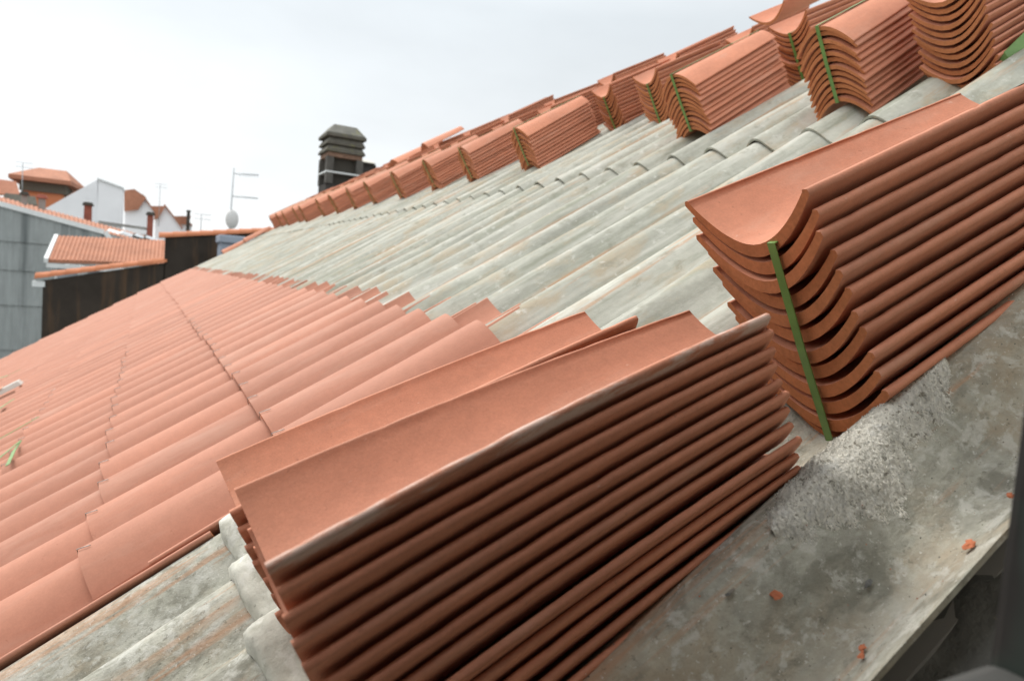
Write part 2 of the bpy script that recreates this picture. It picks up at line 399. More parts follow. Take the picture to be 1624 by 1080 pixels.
# ---- laid tiles
COV = dict(wd=.166, wu=.136, L=.445, tv=.0125, flip=True, chip=.0005)
PAN = dict(wd=.132, wu=.160, L=.445, tv=.0125, chip=.0005)
cov_hi = [tile_mesh('roof_tile', [M['clay_laid'], M['clay_end']], nx=14, npf=15, seed=s, **COV) for s in range(4)]
pan_hi = [tile_mesh('pan_tile', [M['clay_laid'], M['clay_end']], nx=14, npf=15, seed=s+9, **PAN) for s in range(3)]
cov_lo = tile_geo(nx=3, npf=9, seed=3, **COV); pan_lo = tile_geo(nx=3, npf=7, seed=5, **PAN)
EXP_ = .340
cols = [U0+PITCH*k for k in range(5, 63)]
NROW = 9
seam0 = .030
items = []
for r_ in range(NROW):
    for k, u in enumerate(cols):
        x = seam0 - EXP_*r_ + rng.normal(0, .005)
        uu = u + rng.normal(0, .0025); nn = .003+rng.normal(0, .0012)
        if (u > 11.4 and r_ < 1): continue
        items.append([r_, k, x, uu, nn, -.036+rng.normal(0, .003), rng.normal(0, .006), rng.normal(0, .012)])
def tmat(x, u, n, pit, yaw, rol):
    X, Y, Z = stack_axes(yaw, pit, rol)
    m = Matrix((X, Y, Z)).transposed().to_4x4(); m.translation = Vector((x, u, n)); return m
def score(it):
    p = W(it[2]+.2, it[3], 0) - CAM
    pr = (p.dot(AX)/max(p.dot(AZ), .01), p.dot(AY)/max(p.dot(AZ), .01))
    vis = abs(pr[0]) < .80 and abs(pr[1]) < .56
    return (0 if vis else 100) + p.length
items.sort(key=score)
hook = MB(); hook.tube([(-.005, .014, -.022), (-.004, .005, -.008), (.000, -.002, .003), (.012, -.007, .002), (.021, -.011, .001)], .0009, 6)
hook_me = None
bigV, bigF, bigM, bigS = [], [], [], []
def merge(geo, m):
    V, Fc, FM, SM = geo
    o = sum(len(q) for q in bigV)
    A = np.array(m); bigV.append(V @ A[:3, :3].T + A[:3, 3]); bigF.extend([tuple(i+o for i in f) for f in Fc]); bigM.extend(FM); bigS.extend(SM)
for i, it in enumerate(items):
    m = tmat(it[2], it[3], it[4], it[5], it[6], it[7])
    if i < 100:
        t = link('roof_tile', cov_hi[i % 4], roof, m)
        if i < 55 and it[0] <= 3:
            if hook_me is None:
                h = hook.build('wire_hook', M['wire'], t); hook_me = h.data
            else: h = link('wire_hook', hook_me, t)
    else: merge(cov_lo, m)
o = link('roof_tile', mesh('roof_tile', np.concatenate(bigV), bigF, [M['clay_laid'], M['clay_end']], bigM, bigS), roof); o['kind'] = 'stuff'
bigV, bigF, bigM, bigS = [], [], [], []
npan = 0
for r_ in range(NROW):
    for k in range(-1, len(cols)):
        u = (cols[0] if k < 0 else cols[k]) + (PITCH/2 if k >= 0 else -PITCH/2)
        x = seam0 - EXP_*r_ + (.088 if r_ == 0 else .085) + rng.normal(0, .008); n = -.0905
        if u > 11.5 and r_ < 1: continue
        m = tmat(x, u+rng.normal(0, .002), n+.012, -.030+rng.normal(0, .004), rng.normal(0, .008), rng.normal(0, .02))
        if (r_ == 0 and k < 22) or (k < 1 and r_ < 7):
            link('pan_tile', pan_hi[npan % 3], roof, m); npan += 1
        else: merge(pan_lo, m)
o = link('pan_tile', mesh('pan_tile', np.concatenate(bigV), bigF, [M['clay_laid'], M['clay_end']], bigM, bigS), roof); o['kind'] = 'stuff'

# clay-coloured mortar squeezed out under the nearest cover tiles
def lump(name, m, pts, parent=None, mw=None, sub=3, seed=0, rough=.35):
    """irregular lumps: list of (x,y,z,rx,ry,rz) merged into one rough mesh"""
    r = np.random.default_rng(seed); bm = bmesh.new()
    for (x, y, z, rx, ry, rz) in pts:
        g = bmesh.ops.create_icosphere(bm, subdivisions=sub, radius=1)
        ph = r.uniform(0, 6, 9)
        for v in g['verts']:
            c = v.co
            k = 1+rough*(.5*math.sin(3.1*c.x+ph[0])*math.sin(2.7*c.y+ph[1])+.35*math.sin(7*c.x+5*c.z+ph[2])*math.sin(6*c.y+ph[3])+.25*math.sin(13*c.y+11*c.x+ph[4])*math.sin(12*c.z+ph[5]))+r.normal(0, .03*rough)
            v.co = Vector((x+c.x*rx*k, y+c.y*ry*k, z+c.z*rz*k))
    me = bpy.data.meshes.new(name); bm.to_mesh(me); bm.free(); me.materials.append(m)
    me.polygons.foreach_set('use_smooth', [False]*len(me.polygons))
    return link(name, me, parent, mw)
lump('mortar_bed', M['foam'], [(-.30+.034*i, cols[0]-.086+random.uniform(-.002, .002), -.066+random.uniform(-.002, .002), .020, .006, .006) for i in range(11)], roof, sub=3, seed=2)

# ================================================================= FIBRE CEMENT DETAILS: mortar and debris
def mortar_patch():
    nu, nv = 150, 360
    V = []; idx = {}; Fc = []
    r = np.random.default_rng(11)
    for j in range(nv+1):
        for i in range(nu+1):
            a = i/nu; b = j/nv
            v = .292+.268*b
            uc = .380+.010*b; hw = .029*(min(1, b/.22)**.7)*(1-.62*max(0, b-.35)/.65)*(min(1, (1-b)/.10)**.6)
            hw *= 1+.16*math.sin(17*b+1)+.10*math.sin(41*b)+.06*math.sin(83*b+2)
            u = uc + (2*a-1)*.055
            lat = 1-abs(u-uc)/max(hw, .002)
            fld = lat*1.5 + .28*math.sin(70*u+60*v)*math.sin(91*v) + .22*math.sin(190*u+1)*math.sin(170*v+50*u) + .15*math.sin(410*u+90*v)*math.sin(380*v) + r.normal(0, .22)
            fld = max(-1.2, min(1, fld))
            z = wave(u) + .0052*(fld-.15) + (r.normal(0, .0007) if fld > 0 else 0)
            V.append((v, u, z)); idx[(i, j)] = len(V)-1
    for j in range(nv):
        for i in range(nu):
            Fc.append((idx[i, j], idx[i, j+1], idx[i+1, j+1], idx[i+1, j]))
    o = link('mortar_patch', mesh('mortar_patch', V, Fc, M['mortar'], None, True), None, roofmat(0, 0, .009))
    tag(o, 'rough crumbly whitish mortar patch on the near grey corrugated sheet beside the strapped stack', 'mortar')
mortar_patch()
for i, (u, v, sx) in enumerate(()):
    o = lump('mortar_lump', M['mortar'], [(0, 0, 0, sx, .05, .016), (.02, .03, -.006, .03, .03, .012)], None, roofmat(v, u, -.045), sub=4, seed=20+i, rough=.5)
    tag(o, ('whitish mortar lump on the sheet overlap by the lower end of the front stack', 'smaller whitish mortar lump on the sheet overlap nearer the laid tiles')[i], 'mortar')
def overlap_band():
    V = []; Fc = []; r = np.random.default_rng(30); nu, nv = 160, 26
    for j in range(nv+1):
        b = j/nv
        for i in range(nu+1):
            u = .59+.60*i/nu
            v = -.116+.003*math.sin(31*u)+.002*math.sin(97*u+1)+.16*b
            z = wave(u)+.010+.006*min(1, b*11)**.5+.0009*math.sin(60*u+31*v)*math.sin(83*v)+.0007*math.sin(210*u)*math.sin(170*v)+r.normal(0, .0004) - (.012 if b == 0 else 0) - .018*max(0, .04-min(i, nu-i)/nu)*25
            V.append((v, u, z))
    for j in range(nv):
        for i in range(nu):
            q = j*(nu+1)+i; Fc.append((q, q+nu+1, q+nu+2, q+1))
    o = link('mortar_band', mesh('mortar_band', V, Fc, M['mortar_smooth'], None, True), None, roofmat(0, 0, .002))
    tag(o, 'pale mortar band along the sheet overlap, running under the lower end of the front stack', 'mortar')
overlap_band()
def chip(px, py, nn, s, name, m, label, cat, group=None, seed=0):
    d = AX*(px-812)+AY*(py-540)+AZ*F_PX
    nrm = W(0, 0, 1)
    # iterate onto the corrugated surface
    n = nn
    for _ in range(12):
        k = ((n-.36))/(d.dot(nrm)); P = CAM+d*k; u = P.y; n = wave(u)+.012
    v = P.x*CA+P.z*SA
    o = lump(name, m, [(0, 0, 0, s[0], s[1], s[2]), (s[0]*.5, s[1]*.4, 0, s[0]*.6, s[1]*.6, s[2]*.8)], None, roofmat(v, u, n), sub=2, seed=seed, rough=.7)
    tag(o, label, cat, group)
G = 'clay crumbs on the near sheet'
chip(1537, 864, -.06, (.0055, .0035, .0012), 'tile_chip', M['chip'], 'largest orange tile chip on the near sheet, below the mortar patch towards the edge', 'chip', G, 1)
chip(1367, 1028, -.06, (.0035, .0025, .001), 'tile_chip', M['chip'], 'upper orange crumb of the pair near the bottom edge of the near sheet', 'chip', G, 2)
chip(1366, 1040, -.06, (.003, .0022, .001), 'tile_chip', M['chip'], 'lower orange crumb of the pair near the bottom edge of the near sheet', 'chip', G, 3)
chip(1229, 938, -.06, (.0035, .006, .001), 'tile_chip', M['chip'], 'flat pale orange smear crumb left on the near sheet beside the front stack', 'chip', G, 4)
chip(1602, 786, -.06, (.003, .003, .001), 'tile_chip', M['chip'], 'small orange crumb by the upper edge of the near sheet next to the window jamb', 'chip', G, 5)
chip(1377, 925, -.06, (.005, .0022, .0008), 'dark_crumb', M['dirt'], 'black crumb of dirt in the middle of the near sheet', 'crumb', None, 6)
chip(1157, 938, -.06, (.005, .0018, .0008), 'dark_crumb', M['dirt'], 'black crumb of dirt on the near sheet close to the front stack', 'crumb', None, 7)
chip(951, 255, -.04, (.018, .012, .008), 'tile_shard', M['brick'], 'small dark brown shard lying on the grey sheets under the long stack', 'shard', None, 8)
chip(536, 348, -.04, (.07, .03, .012), 'tile_shard', M['clay'], 'pale and orange broken tile piece at the foot of the distant stacks', 'shard', None, 9)
for i in range(46):      # grit
    pass
gv = MB()
for i in range(300):
    u = random.uniform(.28, .46); v = random.uniform(.05, .75)
    s = random.uniform(.0004, .0012)
    z = wave(u)+.0105
    ph = random.uniform(0, 6)
    q = [(v+s*math.cos(ph+a), u+s*math.sin(ph+a)*.7, z) for a in (0, 2.1, 4.2)] + [(v, u, z+s)]
    gv.add(q, [(0, 1, 3), (1, 2, 3), (2, 0, 3), (2, 1, 0)], 0 if random.random() < .6 else (1 if random.random() < .5 else 2))
o = gv.build('grit', [M['dirt'], M['mortar'], M['chip']], None, roofmat(0, 0, 0)); o['kind'] = 'stuff'; o['label'] = 'fine grit and crumbs scattered over the near grey sheet'

# ================================================================= STACKS
TILE = dict(wd=.172, wu=.118, L=.447, tv=.0108, chip=.0009)
variants = [tile_mesh('tile', [M['clay'], M['clay_end']], nx=12, npf=13, seed=40+s, **TILE) for s in range(4)]
def strap_mesh(hgt, L, dep_in, flip, w=.0052, off=.0022):
    """band looped lengthwise round a bundle; x along the tiles"""
    z0, z1 = -off, hgt+off
    path = [(-off, z0), (-off, z1*.25), (-off-.001, z1*.5), (-off, z1*.75), (-off, z1), (L*.3, z1), (L*.7, z1), (L+off, z1), (L+off, z1*.5), (L+off, z0), (L*.5, z0)]
    V, Fc = [], []
    for i, (x, z) in enumerate(path):
        p0 = path[i-1]; p1 = path[(i+1) % len(path)]
        d = Vector((p1[0]-p0[0], p1[1]-p0[1])); d.normalize(); nx_, nz_ = -d.y, d.x
        for (yy, k) in ((-w, 0), (w, 0), (w, .0012), (-w, .0012)):
            V.append((x+nx_*k, yy, z+nz_*k))
    n = len(path)
    for i in range(n):
        a = i*4; b = ((i+1) % n)*4
        for k in range(4): Fc.append((a+k, a+(k+1) % 4, b+(k+1) % 4, b+k))
    me = mesh('strap', V, Fc, M['strap'])
    bm = bmesh.new(); bm.from_mesh(me); bmesh.ops.recalc_face_normals(bm, faces=bm.faces); bm.to_mesh(me); bm.free()
    return me
def bundle(u, v, n, label, up=True, yaw=0, pit=0, rol=0, n_t=12, s=.0175, meshes=None, strap=True, spec=TILE, group='strapped tile bundles on the roof', seed=0, jx=.004, jr=.012, lean=0.0):
    """up = channels open to the sky, else humps up; (u,v,n) = lowest point of the down-slope end on the centre line"""
    r = np.random.default_rng(1000+seed)
    X, Y, Z = stack_axes(yaw, pit, rol)
    root = empty('tile_bundle', roofmat(v, u, n, X, Y, Z))
    tag(root, label, 'tile bundle', group)
    ms = meshes or variants
    dep = profile(spec['wd'], 9)[0][1]+spec['tv']
    for i in range(n_t):
        z = i*s + (0 if up else dep)
        m = Matrix.Translation((r.normal(0, jx), r.normal(0, .0012)+lean*i, z+r.normal(0, .0006))) @ Matrix.Rotation(r.normal(0, jr), 4, 'X') @ Matrix.Rotation(r.normal(0, .004), 4, 'Z') @ Matrix.Rotation(r.normal(0, .002), 4, 'Y')
        if not up: m = m @ Matrix.Rotation(math.pi, 4, 'X')
        link('tile', ms[int(r.integers(len(ms)))], root, m)
    if strap:
        top = (n_t-1)*s + (spec['tv'] if up else dep); bot = 0 if up else dep-spec['tv']
        so = link('strap', strap_mesh(top-bot, spec['L'], 0, not up), root, Matrix.Translation((-jx*1.2, 0, bot)))
    return root

# the near strapped stack on the right
RS = .945
RT = dict(wd=.184*RS, wu=.1107*RS, L=.418*RS, tv=.0136, chip=.0008)
r_meshes = [tile_mesh('tile', [M['clay'], M['clay_end']], nx=28, npf=25, seed=60+s, **RT) for s in range(6)]
bundle(.5147*RS-.015, .5038*RS, .36-(.36+.1261)*RS, 'large open-side-up tile stack on the right with a green band down its end',
       True, -.0897, -.0466, .034, 12, .0208*RS, r_meshes, True, RT, 'strapped tile bundles on the roof', 1, jx=.0022, jr=.009, lean=.0026)

# the two loose stacks in front: every tile a thing
def loose(u, v, n, yaw, pit, rol, wd, wu, s_d, s_u, L, N_, bow, label, group, seed, top_mat, extra=0):
    r = np.random.default_rng(seed)
    spec = dict(wd=wd, wu=wu, L=L, tv=.0099, bow=bow, chip=.0008)
    ms = [tile_mesh('roof_tile', [M['clay'], M['clay_end']], nx=30, npf=23, seed=seed+s, **spec) for s in range(5)]
    X, Y, Z = stack_axes(yaw, pit, rol)
    base = roofmat(v, u, n, X, Y, Z)
    for i in range(N_-1, -1-extra, -1):
        zd = (N_-1)*(s_d+s_u)/2 - (N_-1-i)*s_d - .000; zu = (N_-1)*(s_d+s_u)/2 - (N_-1-i)*s_u
        m = base @ Matrix.Translation((r.normal(0, .0018) if i < N_-1 else 0, r.normal(0, .0010), zd)) @ Matrix.Rotation(-math.atan2(zu-zd, L), 4, 'Y') @ Matrix.Rotation(r.normal(0, .004), 4, 'X') @ Matrix.Rotation(r.normal(0, .0015), 4, 'Z')
        me = ms[i % 5]
        if i == N_-1:
            me = me.copy(); me.materials[0] = top_mat
        o = link('roof_tile', me, None, m)
        k = N_-1-i
        tag(o, label(k), 'roof tile', group)
ORD = ['topmost', 'second', 'third', 'fourth', 'fifth', 'sixth', 'seventh', 'eighth', 'ninth', 'tenth', 'eleventh', 'twelfth', 'thirteenth', 'fourteenth']
FS = .95
loose(.4906*FS, -.0664*FS, .36-(.36+.0627)*FS, .0057, -.1373, .030, .1745*FS, .1093*FS, .0174*FS, .0155*FS, .4626*FS, 12, .005*FS,
      lambda k: ('terracotta channel tile with a whitish scuffed rim, topmost of the big loose stack in front' if k == 0 else 'plain terracotta channel tile, %s from the top of the big loose stack in front' % ORD[k]),
      'loose tiles of the front stack', 200, M['clay_scuffed'], extra=2)
loose(.679, -.0715, -.0846, -.0186, -.1056, .0147, .1689, .1128, .0170, .0156, .454, 12, .0033,
      lambda k: 'terracotta channel tile, %s%s of the second loose stack just behind the front one' % (ORD[k], '' if k == 0 else ' from the top'),
      'loose tiles of the second stack', 300, M['clay'])

# the rows of bundles higher up
rowA = [(1.03, 1.77, True, 0), (1.275, 1.66, False, 0), (1.905, 1.73, False, 0), (3.23, 1.83, False, 0), (3.99, 1.86, False, 0), (4.66, 1.88, False, 0), (5.28, 1.84, False, 0),
        (6.14, 1.88, False, 0), (6.78, 1.88, False, 0), (7.45, 1.87, False, 0), (8.15, 1.88, False, 0), (8.85, 1.82, False, 0), (9.55, 1.88, False, 0), (10.25, 1.86, False, 0), (10.85, 1.88, False, 0), (11.4, 1.86, False, 0)]
namesA = ['open-side-up bundle of channel tiles at the top right corner, green band trailing under its side',
          'green-banded hump-up bundle in the upper row, first hump-up one left of the corner bundle',
          'green-banded hump-up bundle in the upper row, second hump-up one left of the corner bundle']
for i, (u, v, up, _) in enumerate(rowA):
    lab = namesA[i] if i < 3 else 'hump-up tile bundle at the upper edge of the far sheets, %s from the right' % ['first', 'second', 'third', 'fourth', 'fifth', 'sixth', 'seventh', 'eighth', 'ninth', 'tenth', 'eleventh', 'twelfth', 'thirteenth', 'fourteenth'][i-3]
    b = bundle(u, v, -.099 if up else -.071, lab, up, rng.normal(0, .02), rng.normal(0, .008)-.005, rng.normal(0, .02), 13 if up else 12, .0170 if not up else .0185, seed=10+i, strap=(i != 0))
    if i == 0:
        V = []; pth = [(.0, -.060, .010), (.03, -.092, .066), (.10, -.104, .084), (.2, -.107, .088), (.34, -.106, .090), (.46, -.104, .090)]
        for (x, y, z) in pth: V += [(x, y-.004, z-.013), (x, y+.004, z+.013), (x, y+.0055, z+.013), (x, y-.0025, z-.013)]
        Fc = [(a*4+k, a*4+(k+1) % 4, a*4+4+(k+1) % 4, a*4+4+k) for a in range(len(pth)-1) for k in range(4)]
        link('strap', mesh('strap', V, Fc, M['strap']), b)
rowB = [(1.84, 2.25), (2.62, 2.22), (3.10, 2.33), (3.75, 2.36), (4.4, 2.38), (5.1, 2.36), (5.8, 2.38), (6.5, 2.36), (7.2, 2.38), (8.0, 2.36), (8.7, 2.38), (9.4, 2.36), (10.1, 2.37), (10.8, 2.36)]
for i, (u, v) in enumerate(rowB):
    bundle(u, v, -.096, 'open-side-up channel tile bundle in the middle line of stacks, %s counted from the right' % ORD[i].replace('topmost', 'first'), True, rng.normal(0, .02), rng.normal(0, .01), rng.normal(0, .03), 13, .0180, seed=40+i, strap=i < 3)
rowC = [(2.48, 2.72, 1, 12), (2.98, 2.72, 1, 13), (3.62, 2.78, 1, 14), (4.3, 2.78, 1, 13), (5.0, 2.80, 1, 14), (5.75, 2.80, 1, 14), (6.5, 2.80, 1, 14), (7.3, 2.80, 1, 14), (8.1, 2.8, 1, 14), (8.9, 2.8, 1, 13), (9.7, 2.8, 1, 13)]
for i, (u, v, up, k) in enumerate(rowC):
    bundle(u, v, -.090, 'open-side-up channel tile bundle in the top line near the ridge, %s counted from the right' % ORD[i].replace('topmost', 'first'), bool(up), rng.normal(0, .04), rng.normal(0, .02), rng.normal(0, .04), k, .0172, seed=70+i, strap=False)
# single tiles left lying on top of the bundles
loose_top = [(2.13, 2.50, .165, True, .10, 'single channel tile bridging two bundles, sky showing under it'),
             (6.35, 2.62, .262, False, .05, 'single humped tile lying on the far bundles, dark hollow end towards us'),
             (7.0, 2.50, .235, False, .30, 'single humped tile resting slantwise on the distant bundles beside the chimney')]
for i, (u, v, n, up, yaw, lab) in enumerate(loose_top):
    X, Y, Z = stack_axes(yaw, -.02, .05)
    m = roofmat(v, u, n, X, Y, Z)
    if not up: m = m @ Matrix.Rotation(math.pi, 4, 'X')
    tag(link('roof_tile', variants[i % 4], None, m), lab, 'roof tile')
# cover tiles along the far verge of the grey sheets
for i, (u, v, yaw) in enumerate(((11.52, 1.00, .0), (11.46, 1.36, .02))):
    X, Y, Z = stack_axes(yaw, 0, 0)
    m = roofmat(v, u, .02+.02*i, X, Y, Z) @ Matrix.Rotation(math.pi, 4, 'X')
    tag(link('verge_tile', variants[i], None, m), ('lower of two single tiles on the far edge of the grey sheets', 'upper of two single tiles on the far edge of the grey sheets')[i], 'roof tile')

# scraps lying on the laid tiles at the left
def strap_scrap(pix, lab, w=.006, n=.012):
    P = []
    for (x, y) in pix:
        d = AX*(x-812)+AY*(y-540)+AZ*F_PX
        k = (n-.36)/d.dot(W(0, 0, 1)); q = CAM+d*k; P.append(q)
    V = []; nr = W(0, 0, 1)
    for i, p in enumerate(P):
        d = (P[min(i+1, len(P)-1)]-P[max(0, i-1)]).normalized(); s = d.cross(nr).normalized()*w
        V += [p-s, p+s, p+s+nr*.0015, p-s+nr*.0015]
    Fc = [(a*4+k, a*4+(k+1) % 4, a*4+4+(k+1) % 4, a*4+4+k) for a in range(len(P)-1) for k in range(4)]
    o = link('strap_scrap', mesh('strap_scrap', V, Fc, M['strap_pale']), None)
    tag(o, lab, 'strap', 'cut straps on the laid tiles')
M['strap_pale'] = mat('pale_green_strapping', (.20, .32, .12), .5, .4, var=[((30, 30, 30), .15, 3)])
strap_scrap([(-40, 716), (0, 696), (62, 661)], 'upper piece of cut green strap lying on the laid tiles at the left edge')
strap_scrap([(-20, 742), (34, 698), (22, 716), (12, 738)], 'bent lower piece of cut green strap on the laid tiles at the left edge')
strap_scrap([(-10, 655), (8, 642), (22, 633)], 'short pale green strap end next to the white scrap on the laid tiles', .010)
strap_scrap([(-15, 604), (12, 596), (32, 586)], 'farthest faint piece of green strap on the laid tiles at the left edge', .010)
mb = MB(); mb.box((-.09, -.05, 0), (.09, .05, .03), 0, top=(.01, .012)); mb.box((-.09, -.048, .031), (-.01, .048, .036), 1)
o = mb.build('scrap', [M['paper'], M['orange']], None, roofmat(-1.06, 5.15, .006), bevel=.004)
tag(o, 'small white and orange packet lying on the laid tiles at the left edge', 'packet')

# ================================================================= THE DORMER WINDOW WE LOOK OUT OF
dorm = empty('dormer_window', Matrix.Translation((.13, .15, .17)))
tag(dorm, 'dark window opening at the lower right corner, grey sill and dark jamb beside the near sheet', 'window')
DM = Matrix.Translation((-.13, -.15, -.17))
def dbox(name, lo, hi, m, bevel=0):
    mb = MB(); mb.box(lo, hi); o = mb.build(name, m, dorm, DM, bevel); return o
dbox('sill', (-.62, .02, .115), (.1315, .150, .166), M['frame'], .006)
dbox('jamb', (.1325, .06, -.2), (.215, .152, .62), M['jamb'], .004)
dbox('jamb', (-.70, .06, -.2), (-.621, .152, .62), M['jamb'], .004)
dbox('header', (-.72, .04, .621), (.235, .152, .68), M['frame'], .004)  # out of view; set low so more sky reaches the near sheet
mb = MB()
mb.box((.216, -.10, -.5), (1.0, .149, .8)); mb.box((-1.0, -.10, -1.2), (-.701, .149, .8)); mb.box((-.7, -.10, .681), (.2155, .149, .8)); mb.box((-.7, -.10, -1.2), (.2155, .0195, .114))
mb.build('unseen_dormer_wall', M['render_dark'], dorm, DM)  # unseen wall put in to block sky from behind, height trimmed for light
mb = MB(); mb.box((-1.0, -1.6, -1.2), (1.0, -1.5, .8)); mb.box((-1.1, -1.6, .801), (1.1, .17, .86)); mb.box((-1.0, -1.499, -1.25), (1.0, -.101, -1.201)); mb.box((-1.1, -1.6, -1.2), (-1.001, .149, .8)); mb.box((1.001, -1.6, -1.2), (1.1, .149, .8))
mb.build('unseen_attic_shell', M['interior'], dorm, DM)  # unseen dark box behind the camera, keeps light off the stack sides
# dirty flashing between the sheet edge and the window wall
V = []; Fc = []
nv_, nu_ = 40, 12
for j in range(nv_+1):
    for i in range(nu_+1):
        v = -.1+1.0*j/nv_; u = .152+(.30-.152)*i/nu_
        V.append((v, u, -.128+.006*math.sin(31*v+9*u)*math.sin(47*u)+rng.normal(0, .0015)))
for j in range(nv_):
    for i in range(nu_):
        a = j*(nu_+1)+i; Fc.append((a, a+nu_+1, a+nu_+2, a+1))
o = link('flashing', mesh('flashing', V, Fc, M['dirt'], None, True), None, roofmat(0, 0, 0))
tag(o, 'dark dirty flashing strip with debris below the edge of the near grey sheet', 'flashing')

# ================================================================= CHIMNEYS
def chimney():
    c = empty('chimney', Matrix.Translation(CAM+(Vector((2.03, 9.25, .9))-CAM)*1.38) @ Matrix.Scale(1.38, 4))
    tag(c, 'old stone chimney with stepped mossy cap and dark flue opening standing behind the far bundles', 'chimney')
    cx, cy = 1.98, 9.25; T = Matrix.Translation((-cx, -cy, -.9))
    def fr(w, d, z0, z1, top=None): return ((cx-w/2, cy-d/2, z0), (cx+w/2, cy+d/2, z1))
    mb = MB(); mb.box(*fr(.45, .45, -6, 1.46)); mb.build('shaft', M['soot'], c, T, .01)
    for sx in (-1, 1):
        for sy in (-1, 1):
            mb = MB(); mb.box((cx+sx*.19-.045, cy+sy*.19-.045, 1.461), (cx+sx*.19+.045, cy+sy*.19+.045, 1.80)); mb.build('flue_pillar', M['soot_grey'], c, T, .004)
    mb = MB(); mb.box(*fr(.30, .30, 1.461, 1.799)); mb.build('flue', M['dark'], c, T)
    mb = MB(); mb.box(*fr(.445, .445, 1.801, 1.86)); mb.build('brick_band', M['brick'], c, T, .008)
    for (w, z0, z1, tp) in ((.50, 1.861, 1.955, .04), (.49, 1.956, 2.05, .035)):
        mb = MB(); mb.box((cx-w/2, cy-w/2, z0), (cx+w/2, cy+w/2, z0+.03)); mb.build('cap_slab', M['stone'], c, T, .008)
        mb = MB(); mb.box((cx-w/2+.004, cy-w/2+.004, z0+.031), (cx+w/2-.004, cy+w/2-.004, z1-.001), top=(tp, tp)); mb.build('cap_slab', M['stone'], c, T, .008)
    mb = MB(); mb.box((cx-.255, cy-.255, 2.051), (cx+.255, cy+.255, 2.095)); mb.build('cap_slab', M['stone'], c, T, .01)
    mb = MB(); mb.box((cx-.25, cy-.25, 2.096), (cx+.25, cy+.25, 2.225), top=(.105, .105)); mb.build('cap_stone', M['stone_pale'], c, T, .014)
    mb = MB(); mb.box(*fr(.475, .475, 1.60, 1.618)); mb.build('wire_band', M['trim'], c, T)
chimney()
c2 = empty('chimney', Matrix.Translation(CAM+(Vector((2.55, 10.2, 1.2))-CAM)*1.38) @ Matrix.Scale(1.38, 4))
tag(c2, 'smaller black chimney with a pale cap just right of the stepped stone chimney', 'chimney')
T2 = Matrix.Translation((-2.55, -10.2, -1.2))
mb = MB(); mb.box((2.42, 10, -5), (2.80, 10.4, 1.95), top=(.06, .05)); mb.build('shaft', M['soot'], c2, T2, .02)
mb = MB(); mb.box((2.46, 9.98, 1.951), (2.72, 10.3, 2.0), top=(.06, .06)); mb.build('cap_slab', M['mortar'], c2, T2, .015)

# ================================================================= THE TOWN BEHIND
def ground():
    V = [(-1500, -300, -12), (1500, -300, -12), (1500, 2500, -12), (-1500, 2500, -12)]
    o = link('ground', mesh('ground', V, [(0, 1, 2, 3)], M['asphalt'])); o['kind'] = 'structure'
ground()
def A(Y, *pts): return [at(x, y, Y) for (x, y) in pts]
def house(name, org, label, cat):
    e_ = empty(name, Matrix.Translation(org)); tag(e_, label, cat); return e_, Matrix.Translation(-Vector(org))
def tiled_quad(p00, p10, p11, p01, name, m, parent, T, nrib, th=.10, amp=.05):
    """roof slope between eave p00-p10 and top p01-p11, corrugated like rows of tiles"""
    V = []; Fc = []
    p00, p10, p11, p01 = map(Vector, (p00, p10, p11, p01))
    nrm = (p10-p00).cross(p01-p00).normalized()
    if nrm.z < 0: nrm = -nrm
    nu = nrib*6; nv = 2
    for lay in (0, 1):
        for j in range(nv+1):
            for i in range(nu+1):
                a = i/nu; b = j/nv
                p = (p00*(1-a)+p10*a)*(1-b)+(p01*(1-a)+p11*a)*b
                V.append(p+nrm*((amp*abs(math.sin(math.pi*i/6)) if lay == 0 else -th)))
    n = nu+1; m_ = n*(nv+1)
    for j in range(nv):
        for i in range(nu):
            a = j*n+i; Fc += [(a, a+1, a+n+1, a+n), (m_+a, m_+a+n, m_+a+n+1, m_+a+1)]
    for i in range(nu): Fc += [(i, m_+i, m_+i+1, i+1), (nv*n+i, nv*n+i+1, m_+nv*n+i+1, m_+nv*n+i)]
    for j in range(nv): Fc += [(j*n, (j+1)*n, m_+(j+1)*n, m_+j*n), (j*n+nu, m_+j*n+nu, m_+(j+1)*n+nu, (j+1)*n+nu)]
    me = mesh(name, V, Fc, m)
    return link(name, me, parent, T)

# dark party wall with tiled coping, in two steps
YW = 28.0
w1, T = house('party_wall', at(165, 470, YW), 'dark brown stained party wall with an orange tile coping, stepped in two heights', 'wall')
B0, B1, B2, B3 = A(YW, (68, 445), (262, 417), (262, 377), (440, 368))
mb = MB()
mb.prism([B0, B1, Vector((B1.x, YW, -12)), Vector((B0.x, YW, -12))], (0, .45, 0)); mb.prism([B2+Vector((.003, 0, 0)), B3, Vector((B3.x, YW, -12)), Vector((B2.x+.003, YW, -12))], (0, .45, 0))
mb.build('wall', M['darkwall'], w1, T)
def coping(P, Q, r):
    P, Q = Vector(P), Vector(Q); L = (Q-P).length; k = int(L/.42); mb = MB()
    for i in range(k):
        a = P.lerp(Q, i/k); b = P.lerp(Q, (i+1.12)/k)
        ring = []
        for (c_, rr) in ((a, r*1.0), (b, r*.86)):
            for q in range(9):
                an = math.pi*q/8
                ring.append(c_+Vector((0, math.cos(an)*rr*1.6+.22, math.sin(an)*rr)))
        mb.add(ring, [(q, q+1, q+10, q+9) for q in range(8)]+[tuple(range(9))], 0, True)
    mb.build('coping', M['coping'], w1, T)
coping(*A(YW, (55, 442), (262, 416)), .20); coping(*A(YW, (252, 377), (440, 368)), .20)
mb = MB(); p = at(60, 449, YW); mb.box((p.x-.16, YW-.03, p.z-.12), (p.x+.2, YW+.40, p.z+.06)); mb.build('corner_stone', M['trim'], w1, T)
